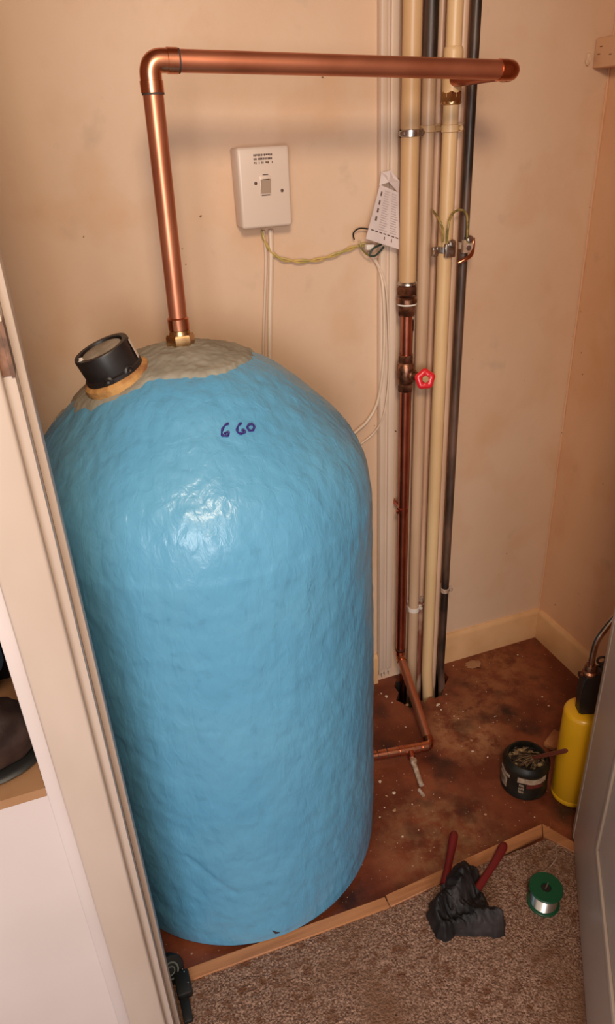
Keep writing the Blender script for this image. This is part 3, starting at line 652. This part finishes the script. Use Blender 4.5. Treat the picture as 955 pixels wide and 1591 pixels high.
# cable at the trunking curving to the tank
wire('looped_cable', [on(573, 392, 1, -.012), on(588, 415, 1, -.012), on(595, 450, 1, -.026), on(597, 520, 1, -.026), on(594, 580, 1, -.024), on(586, 625, 1, -.014), on(572, 652, 1, -.012), on(556, 668, 1, -.012), on(530, 690, 1, -.014)], .0034, 'cable', 'cream cable curving from the paper tag down behind the tank shoulder', 'cable')
wire('looped_cable', [on(582, 400, 1, -.006), on(598, 440, 1, -.028), on(603, 500, 1, -.028), on(604, 580, 1, -.028), on(597, 640, 1, -.026), on(583, 670, 1, -.010), on(560, 690, 1, -.006)], .0022, 'cable', 'thin pale cable following just right of the curving one', 'cable')
# loose ends under the tag
wire('loose_wire', [on(550, 372, 1, -.012), on(549, 362, 1, -.018), on(558, 355, 1, -.02), on(575, 356, 1, -.02), on(590, 358, 1, -.02)], .0016, 'blackw', 'short black wire end poking out left of the paper tag')
wire('loose_wire', [on(592, 380, 1, -.03), on(580, 386, 1, -.036), on(574, 396, 1, -.036), on(583, 397, 1, -.036), on(596, 384, 1, -.03)], .0022, 'greenw', 'dark green wire loop directly under the paper tag')
wire('loose_wire', [on(558, 374, 1, -.026), on(561, 385, 1, -.03), on(568, 394, 1, -.03), on(575, 398, 1, -.028)], .0018, 'earth_d', 'brown-green wire curl beneath the twisted pair end')
bm = NB(); box(bm, V((-.585, -.030, 0))+V((0, 0, on(572, 388, 1, -.02).z)), V((-.565, -.016, on(572, 378, 1, -.02).z)), .002); 
pt = on(574, 384, 1, -.024); bm.free(); bm = NB(); box(bm, pt-V((.009, .006, .005)), pt+V((.009, .008, .006)), .002)
tagp(obj('wire_connector', bm, 'white', origin=pt), 'little cream connector block joining wires under the tag', 'connector')

# paper tag
tg = thing('paper_tag', 'folded printed paper tag hanging against the trunking left of the pipes', 'paper tag', on(600, 300, 1, -.03))
c_ = [on(590, 287, 1, -.040), on(619, 299, 1, -.040), on(621, 388, 1, -.050), on(568, 371, 1, -.052)]
def quad(bm, q, th=.0006):
    n = (q[1]-q[0]).cross(q[3]-q[0]).normalized()*th; lo = [bm.verts.new(p) for p in q]; hi = [bm.verts.new(p+n) for p in q]; bm.faces.new(lo[::-1]); bm.faces.new(hi)
    for i in range(len(q)): j = (i+1) % len(q); bm.faces.new((lo[i], lo[j], hi[j], hi[i]))
    return bm
obj('front_sheet', quad(NB(), c_), 'paper', tg, smooth=False)
obj('fold', quad(NB(), [on(592, 268, 1, -.034), on(607, 265, 1, -.034), on(621, 282, 1, -.036), on(619, 300, 1, -.0395), on(604, 283, 1, -.045), on(589, 288, 1, -.0395)]), 'paper', tg, smooth=False)
bm = NB(); e1 = c_[1]-c_[0]; e2 = c_[3]-c_[0]; nr = e1.cross(e2).normalized(); nr = nr if nr.y < 0 else -nr
def uv(u, v): return (c_[0]*(1-u)+c_[1]*u)*(1-v)+(c_[3]*(1-u)+c_[2]*u)*v+nr*.0006
def pr(u0, v0, u1, v1, m): obj('printed_mark', quad(NB(), [uv(u0, v0), uv(u1, v0), uv(u1, v1), uv(u0, v1)], .0002), m, tg, smooth=False)
bm = NB()
for col_ in range(2):
    for r_ in range(17):
        u0 = .30+col_*.36; v0 = .06+r_*.043; quad(bm, [uv(u0, v0), uv(u0+.18+.12*random.random(), v0), uv(u0+.2, v0+.018), uv(u0, v0+.018)], .0002)
obj('print_lines', bm, 'print', tg, smooth=False)
bm = NB()
for v0 in (.10, .26, .40, .55): quad(bm, [uv(.13, v0), uv(.19, v0), uv(.19, v0+.08), uv(.13, v0+.08)], .0002)
for k in range(7): quad(bm, [uv(.08+k*.13, .80), uv(.17+k*.13, .80), uv(.17+k*.13, .82), uv(.08+k*.13, .82)], .0002)
for u0 in (.5, .72): quad(bm, [uv(u0, .86), uv(u0+.03, .86), uv(u0+.03, .92), uv(u0, .92)], .0002)
obj('bold_print', bm, 'ink', tg, smooth=False)

# batten on the right wall with a plaster lump
za = on(930, 108, 0, 0).z; zt_ = on(935, 62, 0, 0).z
bt = thing('wall_batten', 'wall-coloured timber batten across the top of the right wall', 'batten', (-.01, -.3, za))
obj('board', box(NB(), (-.046, -.60, za), (-.0005, -.003, zt_), .003), 'wall_r', bt)
bm = NB()
for px, py in ((934, 72), (948, 84), (930, 84)): p_ = on(px, py, 0, -.046); box(bm, (-.0472, p_.y-.003, p_.z-.001), (-.0455, p_.y+.003, p_.z+.001))
obj('scratch', bm, 'rust', bt, smooth=False, kind='stuff')
p_ = on(912, 92, 1, 0); tagp(obj('plaster_lump', blob(NB(), p_+V((-.002, -.004, 0)), .009, .4, 3, (.6, .6, 1.3)), 'wall', origin=p_), 'small smeared plaster lump where the batten meets the back wall', 'plaster')

# corner caulk bead
bm = NB(); tube(bm, [V((-.002+.0012*noise.noise(V((0, 0, z*20))), -.002, z)) for z in [.1+i*.02 for i in range(110)]], [.0022+.0008*noise.noise(V((i*.8, 0, 0))) for i in range(110)], 6)
S_('trim_corner', bm, 'wall_r')

# ------------------------------------------------------------------ open door on the right
H = V((-.352, -.622, .012)); dd = V((-.5696, -.8219, 0)); dn = V((.8219, -.5696, 0)); DW, DH, DT = .74, 1.98, .035
door = bpy.data.objects.new('door_1', None); COL.objects.link(door); door.location = H; door['kind'] = 'structure'
def dpt(s, z, o_=0): return V((H.x, H.y, .012))+dd*s+dn*o_+V((0, 0, z))
def dbox(bm, s0, s1, z0, z1, o0, o1, bev=0):
    n0 = len(bm.verts); box(bm, (s0, o0, z0), (s1, o1, z1), bev); bm.verts.ensure_lookup_table()
    for v in bm.verts[n0:]: v.co = dpt(v.co.x, v.co.z, v.co.y)
mcorner = None
d_ = ray(930, 1325); # find moulding corner on the door face
den = d_.dot(dn); tt = (H-CAM).dot(dn)/den; mc = CAM+d_*tt; ms = (mc-H).dot(dd); mz = mc.z-.012
bm = NB(); dbox(bm, 0, DW, 0, DH, 0, DT, .0015); obj('leaf', bm, 'door', door)
def mould(s0, s1, z0, z1, nm):
    bm = NB(); wv = .020
    for (a, b_, c_, e_) in ((s0, s0+wv, z0, z1), (s1-wv, s1, z0, z1), (s0+wv, s1-wv, z0, z0+wv), (s0+wv, s1-wv, z1-wv, z1)): dbox(bm, a, b_, c_, e_, -.007, .001, .003)
    obj('panel_moulding', bm, 'frame', door); bm = NB(); dbox(bm, s0+.022, s1-.022, z0+.022, z1-.022, -.0025, .001, .002); obj('panel_field', bm, 'door', door)
mould(.222, DW-.10, .236, .86, 0); mould(.222, DW-.10, 1.0, DH-.12, 0)
bm = NB(); dbox(bm, -.001, .018, 0, DH, -.0015, .001, .0006); obj('edge_lipping', bm, 'frame', door)
for z in (.22, 1.7):
    bm = NB(); n0 = 0; lathe(bm, dpt(-.004, z, .004), (0, 0, 1), [(.004, 0), (.004, .075)], 10); obj('hinge', bm, 'steel', door)

# ------------------------------------------------------------------ things on the floor
# blowtorch
TC = V((-.285, -.528, 0)); TRR = .0435; TH = .258
to = thing('blowtorch', 'yellow gas cylinder blowtorch with black head standing beside the door', 'blowtorch', TC)
obj('gas_cylinder', lathe(NB(), TC, (0, 0, 1), [(.038, .0005), (.0415, .002), (.0435, .006), (.0435, .014), (.0425, .016), (TRR, .018), (TRR, TH-.006), (.0415, TH), (.036, TH+.004), (.020, TH+.006)], 48), 'yellow', to)
HB = TC+V((-.002, -.004, TH+.004)); tx = _r0.normalized(); tyy = V((0, 0, 1)).cross(tx)
# black head: side profile swept in the picture-right direction
def extr(bm, prof2, c, ux, uz, uy, half, bev=0):
    A = [bm.verts.new(c+ux*a+uz*b_-uy*half) for a, b_ in prof2]; B = [bm.verts.new(c+ux*a+uz*b_+uy*half) for a, b_ in prof2]
    bm.faces.new(A[::-1]); bm.faces.new(B)
    for i in range(len(A)): j = (i+1) % len(A); bm.faces.new((A[i], A[j], B[j], B[i]))
    if bev: bmesh.ops.bevel(bm, geom=bm.edges[:], offset=bev, segments=3, affect='EDGES')
    return bm
uz = V((0, 0, 1))
obj('head_body', extr(NB(), [(-.019, .0), (.016, .0), (.020, .042), (.034, .060), (.044, .074), (.046, .104), (.038, .122), (.024, .122), (.016, .108), (-.014, .106), (-.021, .098), (-.022, .05)], HB, tx, uz, tyy, .015, .004), 'black_pl', to)
obj('valve_collar', lathe(NB(), HB+tx*-.006+uz*.103, (0, 0, 1), [(.015, 0), (.0155, .006), (.012, .010), (.0125, .020), (.010, .024)], 20), 'old_brass', to, label='dull brass collar')
obj('control_knob', lathe(NB(), HB+tx*-.020+uz*.103, -tx, [(.004, 0), (.0065, .002), (.0065, .008), (.005, .009)], 12), 'old_brass', to)
obj('trigger_loop', ring(NB(), HB+tx*.014+uz*.138, tyy, .0085, .0026, 20, 8), 'steel', to)
tb = HB+tx*-.006+uz*.124
path = smooth_path([tb, tb+uz*.035+tx*.0, tb+uz*.068+tx*.004, tb+uz*.100+tx*.018, tb+uz*.135+tx*.038, tb+uz*.168+tx*.056], 8)
obj('burner_tube', tube(NB(), path, [.0066]*len(path), 16), 'chrome', to, label='bent shiny burner tube, heat stained')
e = path[-1]; ed = (path[-1]-path[-3]).normalized()
obj('burner_sleeve', tube(NB(), [e-ed*.035, e-ed*.034, e+ed*.012], [.0066, .0086, .0086], 16), 'chrome', to)
obj('burner_tip', tube(NB(), [e+ed*.010, e+ed*.012, e+ed*.055, e+ed*.056], [.0086, .0105, .0105, .008], 18), 'black_pl', to, label='blackened burner nozzle')
obj('brass_valve', lathe(NB(), TC+tx*.026+uz*(TH+.004), (0, 0, 1), [(.005, 0), (.006, .002), (.004, .012), (.005, .024)], 12), 'old_brass', to)

# flux tin
CC = V((-.3665, -.462, 0)); CR = .0535; CH = .092
ti = thing('flux_tin', 'open black tin of grimy paste with a torn cream label beside the blowtorch', 'tin', CC)
obj('tin_body', lathe(NB(), CC, (0, 0, 1), [(.048, .0005), (CR, .004), (CR, .010), (CR-.001, .012), (CR-.001, .072), (CR, .074), (CR, .080), (CR-.004, .086), (CR-.008, CH), (CR-.0115, CH), (CR-.0115, .078), (.02, .076)], 48), 'can', ti)
bm = NB(); blob(bm, CC+V((0, 0, .070)), .041, .25, 4, (1, 1, .42), 5)
for v in bm.verts:
    r_ = V((v.co.x-CC.x, v.co.y-CC.y)).length
    if r_ > .0405: s_ = .0405/r_; v.co.x = CC.x+(v.co.x-CC.x)*s_; v.co.y = CC.y+(v.co.y-CC.y)*s_
    v.co.z = max(v.co.z, .079)+.004*noise.noise(v.co*120)
obj('paste', bm, 'gunk', ti, label='lumpy black and gold paste')
ca = math.atan2(CAM.y-CC.y, CAM.x-CC.x)
def arc_patch(name, a0, a1, z0, z1, m, R=CR+.0001, parent=ti, label=None, wav=0):
    bm = NB(); n = 14; L1 = []
    for i in range(n+1):
        a = ca+a0+(a1-a0)*i/n; u = V((math.cos(a), math.sin(a), 0)); k = wav*math.sin(i*.55)
        L1.append((bm.verts.new(CC+u*R+V((0, 0, z0+k))), bm.verts.new(CC+u*R+V((0, 0, z1+k*.6))), bm.verts.new(CC+u*(R-.0012)+V((0, 0, z0+k))), bm.verts.new(CC+u*(R-.0012)+V((0, 0, z1+k*.6)))))
    for A, B in zip(L1, L1[1:]):
        bm.faces.new((A[0], B[0], B[1], A[1])); bm.faces.new((A[2], A[3], B[3], B[2])); bm.faces.new((A[1], B[1], B[3], A[3])); bm.faces.new((A[0], A[2], B[2], B[0]))
    obj(name, bm, m, parent, label=label)
arc_patch('label_band', -.25, 1.05, .054, .069, 'canlabel', wav=.002, label='torn cream band of the label')
arc_patch('label_print', .15, .9, .042, .054, 'canred', label='dark red printed strip')
arc_patch('label_panel', -1.35, -.75, .018, .046, 'canlabel', label='cream barcode panel')
arc_patch('label_band', -1.40, -.62, .052, .060, 'canlabel', wav=.001)
for k in range(9): arc_patch('barcode_bar', -1.29+k*.055, -1.27+k*.055, .021, .042, 'can', R=CR+.0006)
for r_ in range(3):
    for k in range(5): arc_patch('small_print', -.16+k*.045+.0*r_, -.135+k*.045, .024+r_*.010, .030+r_*.010, 'canlabel', R=CR)
# brush lying across the tin
br = thing('flux_brush', 'small brown brush lying across the open tin', 'brush', CC+V((0, 0, .09)))
b0 = CC+V((-.012, -.014, .098)); b1 = on(880, 1166, 1, -.535); bdir = (b1-b0).normalized()
b1 = on(880, 1166, 1, -.582); bdir = (b1-b0).normalized()
obj('handle', tube(NB(), [b0+bdir*.030, b0+bdir*.05, b1-bdir*.006, b1], [.0035, .0045, .005, .0035], 12), 'brown_h', br)
bm = NB(); random.seed(5)
for k in range(60):
    o1 = V((random.gauss(0, 1), random.gauss(0, 1), random.gauss(0, .6)))*.0035; o2 = V((random.gauss(0, 1), random.gauss(0, 1), random.gauss(0, .3)))*.011
    tube(bm, [b0+bdir*.032+o1*.6, b0+bdir*.012+o1+o2*.4, b0-bdir*.012+o2+V((0, 0, -.004))], .0009, 4)
obj('bristles', bm, 'brush', br, kind='stuff')
# wooden offcut behind
wo = on(853, 1152, 2, .012); bm = NB(); box(bm, (-.030, -.016, 0), (.030, .016, .012), .0015); bmesh.ops.transform(bm, matrix=Matrix.Translation((wo.x+.018, wo.y+.002, .0005)) @ Matrix.Rotation(.5, 4, 'Z'), verts=bm.verts)
tagp(obj('timber_offcut', bm, M['wood'], origin=(wo.x, wo.y, 0)), 'small pale timber offcut on the floor between tin and blowtorch', 'wood block')

# solder reel
SC = V((-.510, -.733, .010)); bz = .010
so = thing('solder_reel', 'reel of silver solder wire with a green plastic flange on the carpet', 'reel', SC)
sa = V((-.02, -.05, 1)).normalized()
obj('top_flange', lathe(NB(), SC, sa, [(.008, .046), (.031, .047), (.0325, .0485), (.0325, .0505), (.031, .052), (.010, .052), (.0085, .049), (.0085, .03)], 40, False), 'green', so)
obj('bottom_flange', lathe(NB(), SC, sa, [(.030, .0), (.0315, .001), (.0315, .004), (.030, .005)], 40), 'green', so)
bm = NB(); pf = []
for i in range(18): h0 = .006+i*.0022; pf += [(.0255, h0), (.0266, h0+.0011)]
lathe(bm, SC, sa, pf, 40); obj('solder_winding', bm, 'solderw', so, label='close-wound shiny solder wire')
obj('core', lathe(NB(), SC, sa, [(.0084, .004), (.0084, .050)], 20), 'black_pl', so)
e0 = SC+sa*.052+V((.004, .03, 0)); wp = [SC+sa*.030+V((.02, .012, 0)), e0+V((.0, .004, .004)), on(845, 1358, 2, .05), on(856, 1346, 2, .03), on(866, 1330, 2, .02), on(863, 1318, 2, .02)]
bm = NB(); tube(bm, smooth_path([SC+sa*.050+V((.012, .031, 0)), on(848, 1352, 2, .045), on(858, 1342, 2, .035), on(865, 1330, 2, .024), on(863, 1317, 2, .020), on(868, 1312, 2, .018)], 6), .0011, 6); obj('loose_end', bm, 'corroded', so, label='loose solder end curling up behind the reel')
bm = NB(); tube(bm, [SC+sa*.053+V((-.004, -.003, 0)), SC+sa*.056+V((.007, .004, .0))], .0013, 6); obj('wire_tail', bm, 'solderw', so)

# pliers and rag
pl = thing('pliers', 'pair of pliers with dark red grips, jaws buried in the charcoal rag', 'pliers', on(705, 1400, 2, .02))
def grip(a, b_, c_):
    pts = smooth_path([a, b_, c_], 10); n = len(pts); return tube(NB(), pts, [.0085*(.45+.55*min(1, (i+.5)/2.2)) if i < 3 else .0085+.001*math.sin(i*.35) for i in range(n)], 14, flat=.8)
hA0, hA1, hA2 = on(706, 1292, 2, .050), on(700, 1325, 2, .042), on(690, 1375, 2, .035)
hB0, hB1, hB2 = on(784, 1310, 2, .040), on(768, 1340, 2, .037), on(738, 1385, 2, .032)
obj('grip', grip(hA0, hA1, hA2), 'redgrip', pl); obj('grip', grip(hB0, hB1, hB2), 'redgrip', pl)
j = on(708, 1420, 2, .022); bm = NB(); tube(bm, smooth_path([hA2, on(695, 1395, 2, .03), j, on(716, 1445, 2, .018)], 6), .0075, 10); tube(bm, smooth_path([hB2, on(722, 1402, 2, .028), j, on(690, 1440, 2, .018)], 6), .0075, 10); lathe(bm, j-V((0, 0, .008)), (0, 0, 1), [(.012, 0), (.012, .018)], 16)
obj('jaws', bm, 'steel', pl)
# rag: folded sheet as height field over a real outline
out = [fp(*p) for p in ((689, 1368), (700, 1358), (722, 1356), (742, 1360), (747, 1378), (741, 1392), (752, 1402), (762, 1420), (765, 1430), (778, 1428), (786, 1440), (784, 1458), (768, 1464), (752, 1458), (730, 1459), (707, 1459), (692, 1468), (678, 1462), (668, 1445), (663, 1425), (666, 1410), (676, 1404), (684, 1396), (686, 1380))]
xs = [p[0] for p in out]; ys = [p[1] for p in out]; bm = NB(); G = 110; g = {}
ridges = [((700, 1395), (738, 1372), .020, .012), ((672, 1432), (730, 1392), .022, .013), ((690, 1380), (676, 1445), .016, .014), ((715, 1362), (712, 1405), .026, .016), ((710, 1425), (775, 1448), .015, .014), ((745, 1400), (760, 1435), .010, .010), ((684, 1458), (750, 1440), .010, .010), ((768, 1440), (782, 1450), .018, .010)]
ridges = [(V(fp(*a)), V(fp(*b_)), h, w_) for a, b_, h, w_ in ridges]
for i in range(G+1):
    for k in range(G+1):
        x = min(xs)-.01+(max(xs)-min(xs)+.02)*i/G; y = min(ys)-.01+(max(ys)-min(ys)+.02)*k/G; p = V((x, y)); s = sd(p, out)+.004*noise.noise(V((x, y, 2))*60)
        if s < -.004: continue
        z = .010+.020*min(1, max(0, s)/.018)**.5
        for a, b_, h, w_ in ridges:
            ab = b_-a; t = max(0, min(1, (p-a).dot(ab)/ab.length_squared)); z += h*math.exp(-((p-(a+ab*t)).length/w_)**2)*min(1, max(0, s)/.010)
        z += (.005*(1-abs(noise.noise(V((x*1.4+y*.5, y*.7, 4))*70))*2)+.003*noise.noise(V((x, y, 4))*110))*min(1, max(0, s)/.01)
        g[i, k] = bm.verts.new((x, y, max(z if s > 0 else .008, .008)))
for (i, k) in list(g):
    if all(q in g for q in ((i+1, k), (i+1, k+1), (i, k+1))): bm.faces.new((g[i, k], g[i+1, k], g[i+1, k+1], g[i, k+1]))
ro = on(720, 1420, 2, .01); tagp(obj('dirty_rag', bm, 'rag', origin=ro), 'crumpled charcoal rag wrapped round plier jaws on the carpet', 'rag')

# black tape measure half behind the frame
tc = V((-1.216, -.632, .012)); tm = thing('tape_measure', 'black round-cornered tape measure with a grey ring, half hidden by the left frame', 'tape measure', tc)
q0 = on(272, 1505, 1, -.66)
tax = V((.30, -.75, .50)).normalized(); tcc = V((-1.234, -.604, .034))
bm = NB(); lathe(bm, tcc, tax, [(.018, -.020), (.026, -.017), (.028, -.004), (.026, .0), (.020, .001)], 32); obj('case', bm, 'tape', tm)
obj('grey_ring', ring(NB(), tcc+tax*.001, tax, .0145, .0016, 28, 8), 'tapering', tm); obj('centre_badge', ring(NB(), tcc+tax*.001, tax, .0075, .0012, 20, 8), 'tapering', tm)
obj('case_nose', box(NB(), (-1.231, -.652, .012), (-1.203, -.606, .030), .004), 'tape', tm)
bm = NB()
for q in (V((.021, -.012, .012)), V((.023, -.012, .002)), V((.026, -.030, -.003))): blob(bm, tcc+q, .0014, .1, 1)
obj('rivet', bm, 'tin', tm, kind='stuff')
obj('belt_clip', box(NB(), (-1.229, -.694, .012), (-1.212, -.648, .022), .003), 'tape', tm)

# things in the niche
nb = thing('leather_shoe', 'dark brown leather shoe on the tan shelf inside the opening at the left edge', 'shoe', (-1.41, -.68, .7135))
bm = NB(); blob(bm, (-1.388, -.685, .760), .062, .12, 4, (1.12, .75, .75), 2.5)
for v in bm.verts: v.co.z = max(v.co.z, .722)
obj('upper', bm, 'leather', nb); bm = NB(); blob(bm, (-1.388, -.685, .722), .066, .02, 3, (1.08, .74, .12), 1); 
for v in bm.verts: v.co.z = max(v.co.z, .7140)
obj('sole', bm, 'tape', nb)
bm = NB()
for k in range(3):
    z = .799+.003*k; tube(bm, smooth_path([V((-1.372-.010*k, -.712, z-.003)), V((-1.364-.010*k, -.706, z+.001)), V((-1.356-.010*k, -.696, z+.001))], 4), .0011, 6)
obj('lace', bm, 'white', nb)
bm = NB(); blob(bm, (-1.42, -.59, .87), .080, .25, 4, (1.15, .6, 1.35), 2); obj_ = obj('dark_bag', bm, 'bag', origin=(-1.42, -.59, .7135)); tagp(obj_, 'blue-black cloth bag heaped behind the shoe in the left opening', 'bag')

# ------------------------------------------------------------------ debris
random.seed(11)
spots = [(600, 1083, 5), (592, 1078, 3), (609, 1092, 3), (632, 1096, 6), (680, 1096, 7), (693, 1079, 3), (693, 1093, 2), (685, 1103, 3), (719, 1106, 3), (705, 1113, 3), (712, 1117, 2), (732, 1151, 5), (734, 1168, 4), (757, 1177, 3), (630, 1130, 3), (620, 1152, 2), (754, 1266, 4), (683, 1240, 2), (804, 1018, 3), (727, 1035, 2), (766, 1123, 2), (770, 1113, 2), (790, 1119, 2), (811, 1020, 2), (842, 1083, 3), (852, 1097, 3), (852, 1090, 2), (768, 1114, 2), (590, 1215, 5), (612, 1233, 5), (600, 1237, 4), (640, 1228, 2), (612, 1260, 6), (597, 1255, 3), (651, 1252, 2), (640, 1250, 3), (775, 1145, 2), (800, 1283, 2), (830, 1270, 2), (590, 1270, 3), (625, 1300, 3), (650, 1290, 2), (700, 1215, 2), (717, 1160, 2), (745, 1130, 2), (755, 1075, 2), (740, 1060, 2), (704, 1035, 3)]
protos = []
for k in range(5):
    bm = NB(); bmesh.ops.create_icosphere(bm, subdivisions=1, radius=1); off = V((k*7, 3, 1))
    for v in bm.verts: v.co *= 1+.5*noise.noise(v.co*1.3+off); v.co.z = v.co.z*.55+.5
    me = bpy.data.meshes.new('plaster_crumb'); bm.to_mesh(me); bm.free(); me.materials.append(M['chip' if k < 4 else 'chipd']); protos.append(me)
for px, py, s_ in spots:
    p_ = on(px, py, 2, 0); o_ = bpy.data.objects.new('plaster_crumb', random.choice(protos)); COL.objects.link(o_); k = s_*.00075
    o_.location = (p_.x, p_.y, .0002); o_.scale = (k*1.3, k*random.uniform(.8, 1.4), k); o_.rotation_euler = (0, 0, random.random()*6)
    tagp(o_, 'small pale plaster crumb scattered on the brown cupboard floor', 'plaster crumb', 'plaster crumbs on the cupboard floor')
p_ = on(735, 1033, 2, 0); bm = NB(); blob(bm, (p_.x, p_.y, .002), .018, .5, 3, (1.25, .8, .14), 2.2)
for v in bm.verts: v.co.z = max(v.co.z, .0002)
tagp(obj('plaster_smear', bm, 'chipd', origin=p_), 'flat tan smear of plaster on the floor by the sooty pipe', 'plaster')
